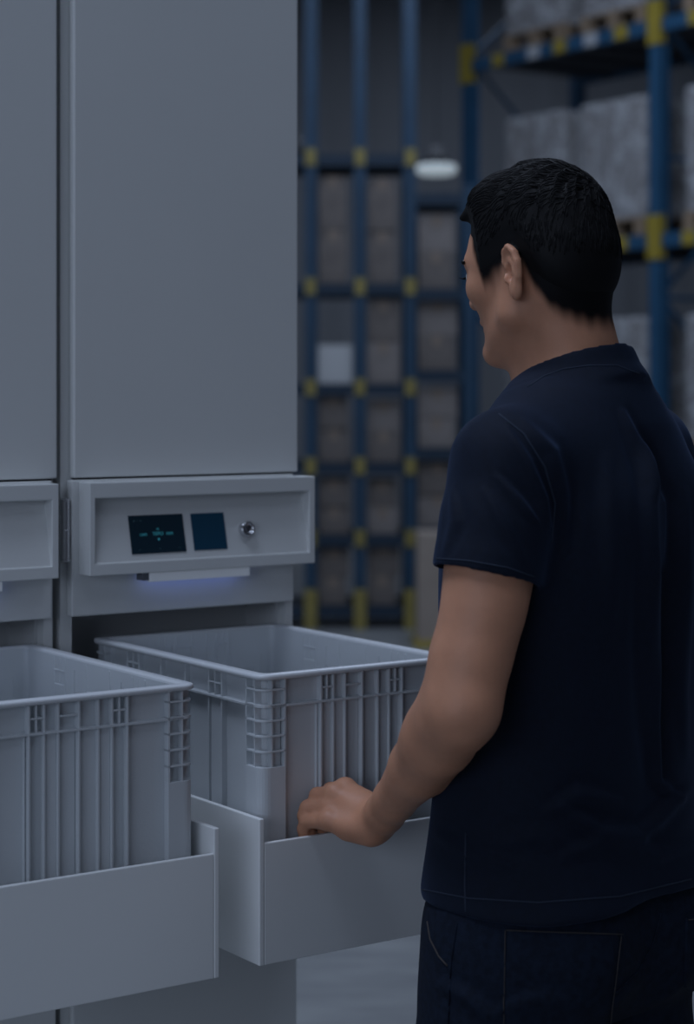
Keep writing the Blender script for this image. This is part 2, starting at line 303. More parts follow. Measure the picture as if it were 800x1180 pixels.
# ------------------------------------------------------------------ plastic crates
CW, CD, ZR, ZB = .385, .56, -.4312, -.8520
def crate(label, ou, ov):
    H = ZR-ZB
    o = np.array(ORG)+Uv[:2]*ou*K+Vv[:2]*ov*K
    t = thing('plastic_crate', label, 'crate', (o[0], o[1], zf(ZB)), TH, 'grey stacking crates in the drawers')
    def bl(bm, u0, u1, v0, v1, z0, z1, mi=0): return box(bm, u0*K, u1*K, v0*K, v1*K, (z0+H)*K, (z1+H)*K, mi)    # z measured down from the rim
    def rr(u0, u1, v0, v1, r, n=5):
        pts = []
        for cx, cy, a0 in ((u1-r, v0+r, -90), (u1-r, v1-r, 0), (u0+r, v1-r, 90), (u0+r, v0+r, 180)):
            for k in range(n+1):
                a = math.radians(a0+90*k/n); pts.append((cx+r*math.cos(a), cy+r*math.sin(a)))
        return pts
    def loft(bm, secs, close=True):
        rings = [[bm.verts.new((x*K, y*K, (z+H)*K)) for x, y in rr(a, CW-a, a, CD-a, r)] for a, r, z in secs]; n = len(rings[0])
        for A, B in zip(rings, rings[1:]):
            for k in range(n): bm.faces.new((A[k], A[(k+1) % n], B[(k+1) % n], B[k]))
        return rings
    e = .0155                                                         # wall recess
    bm = BM(); w = .006
    R = loft(bm, [(e+.006, .010, -H), (e, .014, -.30), (e, .014, -.004), (e+w, .010, -.004), (e+w, .010, -.30), (e+w+.006, .008, -H+.012)])
    bm.faces.new(R[0][::-1]); bm.faces.new(R[-1]); sh = obj('shell', bm, M['crate'], t, bevel=.0005)
    # rolled rim
    bm = BM(); R = loft(bm, [(e+w-.0005, .012, -.007), (.0020, .020, -.0082), (0, .021, -.0066), (0, .021, -.0022), (.0022, .019, 0), (e+w-.003, .013, 0), (e+w-.0005, .012, -.0022)])
    n = len(R[0])
    for k in range(n): bm.faces.new((R[-1][k], R[-1][(k+1) % n], R[0][(k+1) % n], R[0][k]))
    obj('rim', bm, M['rim'], t, True)
    # belt rib
    bm = BM(); R = loft(bm, [(e+.001, .014, -.0515), (.004, .019, -.0505), (.004, .019, -.0475), (e+.001, .014, -.0465)]); obj('belt_rib', bm, M['crate'], t)
    # corner columns with their grilles
    def corner(su, sv):
        mU = lambda x: x if su < 0 else CW-x
        mV = lambda y: y if sv < 0 else CD-y
        cw = .049; out = .004
        def arc(off, n=6, r=.017):
            p = [(cw, off)]
            for k in range(n+1):
                a = math.radians(270-90*k/n); p.append((off+r+r*math.cos(a), off+r+r*math.sin(a)))
            return p+[(off, cw)]
        def strip(bm, off0, off1, z0, z1):
            A, B = arc(off0), arc(off1); f = []
            for z in (z0, z1):
                f.append(([bm.verts.new((mU(x)*K, mV(y)*K, (z+H)*K)) for x, y in A], [bm.verts.new((mU(x)*K, mV(y)*K, (z+H)*K)) for x, y in B]))
            (a0, b0), (a1, b1) = f; N = len(A)
            for k in range(N-1):
                bm.faces.new((a0[k], a0[k+1], a1[k+1], a1[k])); bm.faces.new((b0[k+1], b0[k], b1[k], b1[k+1]))
                bm.faces.new((a1[k], a1[k+1], b1[k+1], b1[k])); bm.faces.new((a0[k+1], a0[k], b0[k], b0[k+1]))
            bm.faces.new((a0[0], a1[0], b1[0], b0[0])); bm.faces.new((a0[-1], b0[-1], b1[-1], a1[-1]))
        bm = BM(); strip(bm, out, e+.002, -.3*1.4, -.141); bmesh.ops.recalc_face_normals(bm, faces=bm.faces); obj('corner_post', bm, M['crate'], t, bevel=.0006)
        bm = BM()
        for k in range(1, 6): strip(bm, out, e+.002, -.0235*k-.0015-(.0015 if k == 2 else 0), -.0235*k+.0010)
        def post(x0, x1, y0, y1): bl(bm, *sorted((mU(x0), mU(x1))), *sorted((mV(y0), mV(y1))), -.141, -.008)
        post(cw-.003, cw, out, e+.002); post(out, e+.002, cw-.003, cw); post(.0235, .026, out+.0012, e+.002); post(out+.0012, e+.002, .0235, .026)
        bmesh.ops.recalc_face_normals(bm, faces=bm.faces); obj('corner_grille', bm, M['crate'], t)
    for su in (-1, 1):
        for sv in (-1, 1): corner(su, sv)
    # ribs on the end walls
    def end_ribs(v_at):
        bm = BM(); o0, o1 = (.005, e+.001)
        def rb(u0, u1, z0, z1, dep=None):
            a, b_ = (o0 if dep is None else dep), o1+.006
            bl(bm, u0, u1, *((a, b_) if v_at == 0 else (CD-b_, CD-a)), z0, z1)
        for u in (.115, .1925, .27): rb(u-.0018, u+.0018, -H+.004, -.008)
        for u in (.139, .161, .224, .246): rb(u-.0018, u+.0018, -H+.004, -.008, .0065)
        rb(.1408, .1592, -H+.004, -.05, .0105); rb(.2258, .2442, -H+.004, -.05, .0105)
        rb(.1943, .2240, -H+.004, -.05, .0125); rb(.161, .190, -H+.004, -.05, .0135)
        for a, c in ((.117, .1372), (.163, .1905), (.2478, .268)): rb(a, c, -.0295, -.0265, .0065)
        for a in (.127, .258): rb(a-.0012, a+.0012, -.047, -.008, .0065)
        for a, c in ((.046, .112), (.273, .339)):
            rb(a, c, -H+.004, -H+.03, .0115); rb(a, a+.0025, -H+.004, -.05, .0115); rb(c-.0025, c, -H+.004, -.05, .0115)
        obj('end_ribs', bm, M['crate'], t, bevel=.0006)
    end_ribs(0); end_ribs(1)
    def side_ribs(right):
        bm = BM(); o0, o1 = (.005, e+.001)
        def rb(v0, v1, z0, z1, dep=None):
            a, b_ = (o0 if dep is None else dep), o1+.006
            bl(bm, *((a, b_) if not right else (CW-b_, CW-a)), v0, v1, z0, z1)
        for v in (.125, .165, .24, .32, .395, .435): rb(v-.002, v+.002, -H+.004, -.008, .0065)
        for a, c in ((.127, .163), (.397, .433)):
            rb(a, c, -.0295, -.0265, .0065); rb((a+c)/2-.0013, (a+c)/2+.0013, -.047, -.008, .0065)
            rb(a, c, -H+.004, -.05, .0105)
        rb(.242, .318, -H+.004, -.05, .012)
        obj('side_ribs', bm, M['crate'], t, bevel=.0006)
    side_ribs(False); side_ribs(True)
    # moulded lines inside
    for u in (.15, .24):
        bm = BM(); bl(bm, u, u+.0015, CD-e-w-.0012, CD-e-w+.001, -.28, -.02); obj('moulding_line', bm, M['crate'], t)
    for v in (.2, .36):
        bm = BM(); bl(bm, CW-e-w-.0012, CW-e-w+.001, v, v+.0015, -.28, -.02); obj('moulding_line', bm, M['crate'], t)
    bm = BM(); bl(bm, .06, .32, CD-e-w-.0012, CD-e-w+.001, -.076, -.075); obj('fill_line', bm, M['crate'], t)
    bm = BM(); bl(bm, CW-e-w-.0012, CW-e-w+.001, .12, .44, -.076, -.075); obj('fill_line', bm, M['crate'], t)
    return t
crate('grey plastic crate in the drawer the man is gripping', 0.0, 0.0)
crate('grey plastic crate in the drawer nearest the photo edge, farther from the man', -.1278-CW+.013, -.0135)

# ------------------------------------------------------------------ pallet rack
PHI = math.radians(34.6)
RO = at(755, HY, 12.8)
RB = (RO[0], RO[1], 0)
# rack-local axes: x runs along U (into the rack), y along the aisle away from the camera
def pallet_rack():
    t = thing('pallet_rack', 'blue pallet rack with yellow connectors towering behind the head of the man', 'rack', RB, PHI)
    BAY = 2.0; W = .115; Dp = 1.05; HT = 5.75
    ys = [-BAY, 0, BAY]; lv = [1.05, 2.52, 3.93]; bh = .095
    for i, y in enumerate(ys):
        for j, x in enumerate((0, Dp)):
            bm = BM()
            box(bm, x, x+.012, y-W/2, y+W/2, .012, HT); box(bm, x, x+.075, y-W/2, y-W/2+.008, .012, HT); box(bm, x, x+.075, y+W/2-.008, y+W/2, .012, HT)
            box(bm, x-.02, x+.1, y-W/2-.02, y+W/2+.02, 0, .012)
            u = obj('upright', bm, M['blue'], t)
            if j == 0:
                for z in lv:
                    bm = BM(); box(bm, x-.012, x, y-W/2-.012, y+W/2+.012, z-.17, z+.12); box(bm, x-.012, x+.03, y-W/2-.012, y-W/2-.0002, z-.17, z+.12); box(bm, x-.012, x+.03, y+W/2+.0002, y+W/2+.012, z-.17, z+.12); obj('connector', bm, M['yellow'], u)
        bm = BM()
        for k in range(5):
            z = .3+k*.92; a, c = ((.075, Dp) if k % 2 == 0 else (Dp, .075))
            tube(bm, [(a, y, z), (c, y, z+.86)], .018, 6); tube(bm, [(.06, y, z-.04), (Dp, y, z-.04)], .016, 6)
        obj('frame_brace', bm, M['blue'], t)
    for a, c in zip(ys, ys[1:]):
        for z in lv:
            for x in (-.005, Dp+.0):
                bm = BM(); box(bm, x, x+.045, a+W/2+.013, c-W/2-.013, z-bh, z); be = obj('beam', bm, M['blue'], t, bevel=.004)
                if x < 0:
                    for f, m in ((.14, 'yellow'), (.83, 'yellow'), (.30, 'plate'), (.62, 'plate'), (.47, 'yellow')) if z > 3 else ((.14, 'yellow'), (.86, 'yellow')):
                        yy = a+W/2+(c-a-W)*f; bm = BM(); box(bm, x-.006, x-.0004, yy-.065, yy+.065, z-bh+.004, z-.004); obj('beam_plate', bm, M[m], be)
            bm = BM(); box(bm, .045, Dp-.005, a+W/2+.02, c-W/2-.02, z-.05, z-.03)
            for k in range(4):
                yy = a+.35+k*.41; box(bm, .045, Dp-.005, yy-.03, yy+.03, z-.085, z-.05)
            obj('deck', bm, M['deck'], t)
    return ys, lv
RY, RL = pallet_rack()
RM = Matrix.Translation(RB) @ Matrix.Rotation(PHI, 4, 'Z')

pallet0 = None
def make_pallet(w, d):
    """wooden pallet, width w along y, depth d along x, 0.125 high"""
    t = thing('wooden_pallet', '-', 'pallet', (0, 0, 0), PHI, 'wooden pallets on the rack')
    for k in range(5):
        bm = BM(); x = .01+k*(d-.11)/4; box(bm, x, x+.09, 0, w, .105, .125); obj('top_board', bm, M['pallet'], t)
    for j in range(3):
        y = j*(w-.09)/2
        bm = BM(); box(bm, .01, d-.01, y, y+.09, 0, .018); obj('runner', bm, M['pallet'], t)
        for k in range(3):
            x = .01+k*(d-.12)/2; bm = BM(); box(bm, x, x+.1, y, y+.09, .0182, .1048); obj('block', bm, M['pallet'], t)
    return t
def make_load(w, d, h, ny, nz):
    t = thing('wrapped_carton_load', '-', 'cartons', (0, 0, 0), PHI, 'wrapped carton loads on the rack')
    nx = 2; g = .006
    for i in range(nx):
        for j in range(ny):
            for k in range(nz):
                bm = BM(); box(bm, i*d/nx+g, (i+1)*d/nx-g, j*w/ny+g, (j+1)*w/ny-g, k*h/nz+.002, (k+1)*h/nz-.002); obj('carton', bm, M['carton'] if random.random() < .75 else M['cartondark'], t)
    bm = BM(); box(bm, 0, d, 0, w, 0, h+.004)
    bmesh.ops.delete(bm, geom=[f for f in bm.faces if f.calc_center_median().z < .001], context='FACES')
    bmesh.ops.subdivide_edges(bm, edges=bm.edges, cuts=14, use_grid_fill=True)
    for v in bm.verts:
        n = .005*math.sin(19*v.co.z+5*v.co.y)*math.sin(23*v.co.y+3*v.co.x+2)
        if 0 < v.co.z < h: v.co.x -= abs(n) if v.co.x < d/2 else -abs(n)
    obj('stretch_wrap', bm, M['film'], t, True)
    return t
LOADW, LOADD = .64, .95
pal = make_pallet(LOADW, LOADD); load = make_load(LOADW-.02, LOADD-.03, .80, 3, 4)
slots = [(2, .14, 'lower'), ]
first = True
spots = []
# (level index, start along the aisle, words)
for lv_, y0, w_ in ((1, .14, 'on the middle beam beside the near blue post'), (1, .96, 'on the middle beam behind the hair of the man'), (1, -.88, 'on the middle beam beyond the near blue post, at the photo edge'),
                   (0, .13, 'on the lower deck beside the neck of the man'), (0, .96, 'on the lower deck behind the jaw and collar of the man'), (0, -.88, 'on the lower deck at the photo edge, above the shoulder'),
                   (2, .13, 'on the topmost deck beside the near blue post'), (2, .96, 'on the topmost deck at the far bay end'), (2, -.88, 'on the topmost deck at the photo edge')):
    z = RL[lv_]+.0005
    lp = RM @ Vector((.02, y0, z)); ll = RM @ Vector((.035, y0+.01, z+.1255))
    if first:
        pal.location = lp; load.location = ll; pal['label'] = 'wooden pallet '+w_; load['label'] = 'stretch-wrapped cartons '+w_; first = False
    else:
        dup(pal, lp, 'wooden pallet '+w_, 'wooden pallets on the rack'); dup(load, ll, 'stretch-wrapped cartons '+w_, 'wrapped carton loads on the rack')

# ------------------------------------------------------------------ narrow shelving far behind
SD = 12.2; SS = F/SD
def sx(px): return (px-HX)/SS
def sz(py): return CZ+(HY-py)/SS
LB = [[181, 330, 446, 537, 620, 702]]*3+[[226, 336, 430, 520, 612, 702]]
def shelving():
    t = thing('shelving_rack', 'narrow blue shelving rack with yellow clips filled with cartons behind the cabinet', 'rack', (0, SD, 0), 0)
    ups = [301, 358, 415, 473, 541]; lev = [181, 330, 446, 537, 620, 702]; W = 14/SS; Dp = .55
    for i, u in enumerate(ups):
        for j, y in enumerate((0, Dp)):
            bm = BM(); x = sx(u); box(bm, x-W/2, x+W/2, y, y+.05, .006, 5.4 if i < 4 else sz(212)); box(bm, x-W/2-.01, x+W/2+.01, y-.01, y+.06, 0, .006); up = obj('upright', bm, M['bluedark'], t)
            if j == 0 and i < 4:
                for k, l in enumerate(lev):
                    if k == 5: continue
                    hh = .052
                    bm = BM(); box(bm, x-.032, x+.032, -.012, -.0004, sz(l)-hh, sz(l)+hh); obj('clip', bm, M['yellowold'], up)
                bm = BM(); box(bm, x-.038, x+.038, -.03, -.013, 0, .25); box(bm, x-.038, x-.032, -.0128, .0, 0, .25); obj('foot_guard', bm, M['yellowold'], up)
    for k, l in enumerate(lev):
        for bay, (a, c) in enumerate(zip(ups, ups[1:])):
            l = LB[bay][k]
            for y in (.002, Dp+.0):
                bm = BM(); box(bm, sx(a)+W/2+.001, sx(c)-W/2-.001, y, y+.04, sz(l)-.055, sz(l)+.02); obj('beam', bm, M['beamdark'], t)
            bm = BM(); box(bm, sx(a)+W/2+.001, sx(c)-W/2-.001, .043, Dp-.002, sz(l)-.03, sz(l)-.005); obj('shelf', bm, M['deck'], t)
    return ups, lev, W, Dp
UPS, LEV, SW, SDp = shelving()
def small_carton(w, d, h, m):
    t = thing('carton', '-', 'box', (0, 0, 0), 0, 'cartons on the narrow shelving')
    bm = BM(); box(bm, -w/2, w/2, 0, d, 0, h); obj('box_body', bm, m, t, bevel=.004)
    if m is M['cartonwhite']: return t
    bm = BM(); box(bm, -.025, .025, -.001, d+.001, h-.07, h+.0012); obj('tape', bm, M['tape'], t)
    return t
protos = {}
col = ['hidden by the cabinet edge', 'beside the cabinet', 'in the middle bay', 'beside the tall rack']
row = ['topmost shelf', 'second shelf from the top', 'third shelf', 'fourth shelf', 'fifth shelf', 'bottom shelf']
for k in range(1, 6):
    
    for i in range(1, 4):
        xc = (sx(UPS[i])+sx(UPS[i+1]))/2; wmax = (UPS[i+1]-UPS[i])/SS-SW-.012
        n = 2; zz = sz(LB[i][k])+.0205; hgap = (LB[i][k]-LB[i][k-1])/SS-.06
        fill = [.86, .92, .97, .90, .88][(k*2+i) % 5]
        hs = [hgap*fill*.5]*2
        if k == 2 and i == 1: hs = [45/SS, ]
        for j, h in enumerate(hs):
            special = k == 2 and i == 1
            w = wmax*(1. if special else random.choice((.82, .88, .78)))
            m = M['cartonwhite'] if special else (M['cartondark'] if (i == 1 or random.random() < .3) else M['carton'])
            key = (round(w, 3), round(h, 3), m.name)
            lab = ('plain white carton on the third shelf beside the cabinet' if special else
                   '%s carton %s, %s, %s' % ('dark brown' if m is M['cartondark'] else 'brown', row[k], col[i], 'upper one' if j else 'lower one'))
            loc = (xc-(0 if special else (wmax-w)*.35), SD+.045+random.uniform(0, .02), zz)
            if key in protos: dup(protos[key], loc, lab, 'cartons on the narrow shelving')
            else:
                protos[key] = small_carton(w, .4, h-.001, m); protos[key].location = loc; protos[key]['label'] = lab
            zz += h+.0006
# tall beige carton standing on a pallet before the shelving
p0 = at(516, 738, 11.2)
c_ = small_carton(.34, .36, .62, M['cartonbeige']); c_.location = (p0[0]-.0, 11.3, .0405); del c_['group']; c_['label'] = 'tall beige carton on the floor behind the sleeve of the man'
t = thing('yellow_plinth', 'low yellow plinth under the tall beige carton', 'plinth', (p0[0], 11.3, 0))
bm = BM(); box(bm, -.19, .19, -.02, .38, .0, .04); obj('slab', bm, M['yellow'], t, bevel=.004)

# ------------------------------------------------------------------ the man: smooth distance fields turned into one surface each
def sdf_surface(f, lo, hi, h, co=4):
    lo = np.array(lo, float); H = h*co; n = np.ceil((np.array(hi)-lo)/H).astype(int)
    g = np.stack(np.meshgrid(*[np.arange(k) for k in n], indexing='ij'), -1).reshape(-1, 3)
    d = f(lo+(g+.5)*H); g = g[np.abs(d) < H*1.7]
    s = np.stack(np.meshgrid(*[np.arange(co)]*3, indexing='ij'), -1).reshape(-1, 3)
    cells = (g[:, None, :]*co+s[None]).reshape(-1, 3)
    N = n*co+2
    lin = lambda c: (c[:, 0]*N[1]+c[:, 1])*N[2]+c[:, 2]
    off = np.array([[i, j, k] for i in (0, 1) for j in (0, 1) for k in (0, 1)])
    cl = np.stack([lin(cells+o) for o in off], 1)
    uq, inv = np.unique(cl.ravel(), return_inverse=True)
    pc = np.stack([uq//(N[1]*N[2]), (uq//N[2]) % N[1], uq % N[2]], 1)
    val = f(lo+pc*h)
    V = val[inv].reshape(-1, 8); ins = V < 0
    act = ins.any(1) & ~ins.all(1)
    cells, V, ins = cells[act], V[act], ins[act]
    cid = lin(cells); order = np.argsort(cid); cells, V, ins, cid = cells[order], V[order], ins[order], cid[order]
    acc = np.zeros((len(cells), 3)); cnt = np.zeros(len(cells))
    for a in range(8):
        for bb in range(a+1, 8):
            if np.abs(off[a]-off[bb]).sum() != 1: continue
            m = ins[:, a] != ins[:, bb]; t = V[m, a]/(V[m, a]-V[m, bb])
            acc[m] += off[a]+(off[bb]-off[a])*t[:, None]; cnt[m] += 1
    verts = lo+(cells+acc/cnt[:, None])*h
    faces = []
    def find(q):
        i = np.clip(np.searchsorted(cid, q), 0, len(cid)-1); return np.where(cid[i] == q, i, -1)
    for ax in range(3):
        e = np.zeros(3, int); e[ax] = 1; corner = [k for k in range(8) if (off[k] == e).all()][0]
        m = ins[:, 0] != ins[:, corner]; c = cells[m]; e1 = np.zeros(3, int); e1[(ax+1) % 3] = 1; e2 = np.zeros(3, int); e2[(ax+2) % 3] = 1
        q = np.stack([find(lin(c)), find(lin(c-e1)), find(lin(c-e1-e2)), find(lin(c-e2))], 1)
        ok = (q >= 0).all(1); q = q[ok]; fl = ins[m, 0][ok]
        q[~fl] = q[~fl][:, ::-1]; faces.append(q)
    return verts, np.concatenate(faces)
def surf_obj(name, v, f, m, parent=None, attr=None):
    me = bpy.data.meshes.new(name); me.from_pydata(v.tolist(), [], f.tolist()); me.update()
    me.polygons.foreach_set('use_smooth', [True]*len(me.polygons)); me.materials.append(m)
    if attr is not None:
        a = me.attributes.new('stubble', 'FLOAT', 'POINT'); a.data.foreach_set('value', attr.astype(np.float32))
    return link(bpy.data.objects.new(name, me), parent)
A_ = lambda *p: np.array(p, float)
def near(p, c, r, fn):
    d = np.linalg.norm(p-np.asarray(c, float), axis=1)-r; m = d < .05; d = np.maximum(d, .045)
    if m.any(): d[m] = fn(p[m])
    return d
def smin(a, b, k):
    h = np.clip(.5+.5*(b-a)/k, 0, 1); return b+(a-b)*h-k*h*(1-h)
def smax(a, b, k): return -smin(-a, -b, k)
def cone(p, a, b, ra, rb):
    a, b = np.asarray(a, float), np.asarray(b, float); ab = b-a; t = np.clip(((p-a)@ab)/(ab@ab), 0, 1)
    return np.linalg.norm(p-a-t[:, None]*ab, axis=1)-(ra+(rb-ra)*t)
def chain(p, pts, rs, k=.01):
    d = cone(p, pts[0], pts[1], rs[0], rs[1])
    for i in range(1, len(pts)-1): d = smin(d, cone(p, pts[i], pts[i+1], rs[i], rs[i+1]), k)
    return d
def ell(q, c, r):
    q = (q-np.asarray(c))/np.asarray(r); l = np.linalg.norm(q, axis=1); return (l-1)*min(r)*np.where(l > 1, np.clip(1+.25*(l-1), 1, 1.3), 1)
def sstep(x, a, b):
    t = np.clip((x-a)/(b-a), 0, 1); return t*t*(3-2*t)
# --- directions
def facing(deg):
    a = math.radians(deg); return np.array([-math.sin(a), math.cos(a), 0]), np.array([-math.cos(a), -math.sin(a), 0])
HF, HL = facing(48)
HC = at(622, 319, 2.21)                             # between the ears
PIT = math.radians(5); HS = .955
def head_co(p):
    q = (p-HC)/HS; f = q@HF; l = q@HL; z = q[:, 2]
    return np.stack([f*math.cos(PIT)-z*math.sin(PIT), l, z*math.cos(PIT)+f*math.sin(PIT)], 1)
def head_world(q):
    q = np.asarray(q, float); f = q[0]*math.cos(PIT)+q[2]*math.sin(PIT); z = q[2]*math.cos(PIT)-q[0]*math.sin(PIT)
    return HC+(HF*f+HL*q[1]+np.array([0, 0, z]))*HS
def skull(q):
    d = ell(q, (-.010, 0, .034), (.084, .070, .085))
    d = smin(d, ell(q, (-.043, 0, .008), (.050, .058, .062)), .02)
    d = smin(d, ell(q, (.040, 0, .018), (.046, .060, .066)), .025)
    return d
def face(q):
    d = skull(q); ql = q.copy(); ql[:, 1] = np.abs(ql[:, 1])
    d = smin(d, ell(q, (.036, 0, -.030), (.042, .049, .062)), .02)
    d = smin(d, cone(ql, (.004, .050, -.045), (.060, .014, -.084), .016, .014), .02)
    d = smin(d, cone(ql, (-.002, .053, .0), (.004, .051, -.045), .014, .016), .015)
    d = smin(d, ell(q, (.066, 0, -.086), (.016, .020, .015)), .015)
    d = smin(d, ell(ql, (.056, .036, -.010), (.018, .020, .016)), .018)          # cheekbone
    d = smin(d, cone(ql, (.079, .010, .024), (.066, .044, .024), .008, .007), .012)   # brow
    d = smax(d, -ell(ql, (.090, .031, .008), (.016, .016, .011)), .010)           # socket
    d = smin(d, ell(ql, (.0675, .031, .007), (.0135, .0155, .0105)), .003)          # eyelids
    d = smin(d, cone(q, (.080, 0, .014), (.096, 0, -.020), .007, .010), .010)     # nose
    d = smin(d, ell(ql, (.086, .011, -.022), (.010, .007, .007)), .005)
    d = smin(d, ell(q, (.076, 0, -.047), (.007, .022, .006)), .006)               # lips
    d = smin(d, ell(q, (.074, 0, -.057), (.007, .018, .006)), .005)
    d = smax(d, -ell(q, (.087, 0, -.052), (.008, .022, .0015)), .003)
    for s in (1, -1):                                                              # ears
        e = q*np.array([1, s, 1])-np.array([-.019, .0775, .000])
        a, t = math.radians(24), math.radians(14)
        x = e[:, 0]*math.cos(a)-e[:, 1]*math.sin(a); y = e[:, 0]*math.sin(a)+e[:, 1]*math.cos(a); z = e[:, 2]
        x, z = x*math.cos(t)-z*math.sin(t), x*math.sin(t)+z*math.cos(t)        # x towards the face, y outward, z up the tilted ear
        w = np.stack([x, y, z], 1)
        o_ = ell(w, (-.002, -.002, .006), (.0165, .0050, .0245)); o_ = smin(o_, ell(w, (.004, -.001, -.022), (.0085, .0052, .0105)), .008)
        rim = chain(w, [A_(.010, .000, .002), A_(.0125, .0015, .017), A_(.006, .003, .0275), A_(-.005, .0035, .0295), A_(-.0145, .0035, .020), A_(-.0165, .0030, .006), A_(-.0115, .0020, -.010), A_(-.003, .001, -.021)], [.0025, .0030, .0034, .0036, .0036, .0034, .0030, .003], .002)
        o_ = smin(o_, rim, .003)
        o_ = smin(o_, chain(w, [A_(.002, .001, .019), A_(-.007, .0025, .009), A_(-.0075, .0025, -.003), A_(.000, .002, -.012)], [.002, .0028, .0028, .0025], .002), .003)
        o_ = smax(o_, -ell(w, (.0045, .004, .000), (.0085, .0095, .0105)), .002)
        o_ = smin(o_, ell(w, (.0130, .002, -.004), (.0030, .0050, .0055)), .003)
        d = smin(d, o_, .004)
    return d
NB = at(672, 470, 2.20)                             # base of the neck
NT = head_world((-.026, 0, -.030))
def neck(p):
    d = cone(p, NB, NT, .0565, .0525)
    return smin(d, cone(p, NB+A_(-.035, .03, -.0), head_world((.01, 0, -.065)), .040, .032), .025)
# --- torso
SL = at(585, 534, 2.055); NC = np.array([.264, 2.20, 0]); SR = np.array([2*NC[0]-SL[0]-.005, 2*NC[1]-SL[1], SL[2]])
TZ = [.80, .92, 1.00, 1.08, 1.18, 1.30, 1.38, 1.44, 1.50]
TA = [.186, .184, .174, .169, .171, .177, .172, .140, .085]
TB = [.126, .126, .119, .116, .118, .124, .118, .092, .065]
zs_ = np.linspace(.7, 1.6, 361); ker = np.exp(-(np.arange(-24, 25)/11.)**2); ker /= ker.sum()
sm_ = lambda y: np.convolve(np.pad(np.interp(zs_, TZ, y), 24, mode='edge'), ker, 'valid')
TA2, TB2 = sm_(TA), sm_(TB)
def torso(p, inf=0.):
    z = p[:, 2]; a = np.interp(z, zs_, TA2)+inf; b = np.interp(z, zs_, TB2)+inf
    ph = np.radians(np.interp(z, [.92, 1.45], [46, 54])); cx = np.interp(z, [.92, 1.45], [.243, .262]); cy = 2.20
    dx, dy = p[:, 0]-cx, p[:, 1]-cy
    f = -dx*np.sin(ph)+dy*np.cos(ph); l = -dx*np.cos(ph)-dy*np.sin(ph)
    e = 2.35; r = (np.abs(l/a)**e+np.abs(f/b)**e)**(1/e)
    d = (r-1)*np.minimum(a, b)
    # hollow along the spine and the shoulder blades
    back = np.clip(-f/b, 0, 1)
    d += .010*np.exp(-(l/.035)**2)*back*sstep(z, .98, 1.1)*(1-sstep(z, 1.36, 1.46))
    for s in (1, -1): d -= .010*np.exp(-((l-s*.085)/.05)**2-((z-1.34)/.08)**2)*back
    return smax(d, z-1.50-inf, .03)
EL = at(534, 816, 1.995); WR = at(438, 944, 2.245)
def arm_left(p):
    up = EL-SL; fo = WR-EL
    d = chain(p, [SL, SL+up*.45, SL+up*.8, EL], [.046, .0445, .0395, .0355], .012)
    d = smin(d, chain(p, [SL+up*.30+A_(.006, -.006, 0), SL+up*.6+A_(.005, -.005, 0), SL+up*.9], [.032, .034, .026], .02), .02)
    d = smin(d, chain(p, [EL, EL+fo*.10, EL+fo*.25, EL+fo*.5, EL+fo*.8, EL+fo*.93, WR], [.0355, .0380, .0384, .0340, .0250, .0225, .0225], .008), .022)
    d = smin(d, cone(p, SL+up*.80+A_(-.010, .006, 0), EL+fo*.30+A_(-.004, 0, .006), .024, .024), .03)
    d = smin(d, ell(p, EL+A_(.002, -.006, -.004), (.020, .020, .020)), .03)
    return d
def fingers(p):
    #        knuckle              middle joint          end joint             tip
    P_ = [[(379, 946, 2.268), (354, 946, 2.2940), (350, 955, 2.2990), (352, 972, 2.2996)],
          [(380, 931, 2.286), (355, 931, 2.3010), (351, 940, 2.3010), (358, 962, 2.3040)],
          [(386, 916, 2.290), (366, 917, 2.3080), (364, 930, 2.3085), (372, 956, 2.3135)],
          [(398, 910, 2.298), (381, 911, 2.3180), (380, 926, 2.3192), (386, 950, 2.3236)]]
    R_ = [(.0105, .0088, .0078, .0068), (.0115, .0097, .0085, .0073), (.0118, .0100, .0087, .0075), (.0118, .0098, .0085, .0073)]
    base = [at(427, 957, 2.243), at(428, 948, 2.250), at(429, 938, 2.258), at(431, 930, 2.268)]
    out = None; palm = None
    for q, r, b0 in zip(P_, R_, base):
        q = [at(*x) for x in q]
        d = chain(p, q, r, .003); d = smin(d, ell(p, q[0]+A_(0, 0, .002), (r[0]+.0005,)*3), .006)
        m = cone(p, b0, q[0], .0150, r[0]+.0004)
        palm = m if palm is None else smin(palm, m, .008)
        out = d if out is None else np.minimum(out, d)
    q0 = at(402, 957, 2.262); palm = smin(palm, cone(p, at(428, 957, 2.25), q0, .0165, .0115), .014)
    th = chain(p, [at(428, 945, 2.262), at(415, 945, 2.286), at(404, 950, 2.293), at(394, 958, 2.292)], [.016, .0125, .0105, .0085], .008)
    return smin(smin(out, palm, .0055), th, .006)
def arm_right(p):
    e = at(845, 840, 2.36); w_ = e+A_(-.07, .17, -.16)
    d = chain(p, [SR, SR*.45+e*.55, e], [.050, .047, .038], .02)
    d = smin(d, chain(p, [e, e*.7+w_*.3, w_], [.037, .040, .025], .02), .025)
    dirn = (w_-e)/np.linalg.norm(w_-e); side = np.cross(dirn, [0, 0, 1]); side /= np.linalg.norm(side); up = np.cross(side, dirn)
    pm = w_+dirn*.05; d = smin(d, cone(p, w_, pm, .022, .024), .015)
    for i, (ln, s) in enumerate(((.066, -.027), (.075, -.009), (.072, .009), (.058, .027))):
        k = pm+dirn*.03+side*s; m_ = k+dirn*ln*.5-up*.012; t_ = m_+dirn*ln*.3-up*.03
        d = smin(d, chain(p, [pm+side*s*.6, k, m_, t_], [.013, .0105, .009, .0075], .003), .004)
    d = smin(d, chain(p, [w_+dirn*.02, w_+dirn*.05-side*.03-up*.01, w_+dirn*.085-side*.038-up*.024], [.015, .012, .009], .006), .008)
    return d
HPF, HPL = facing(46)
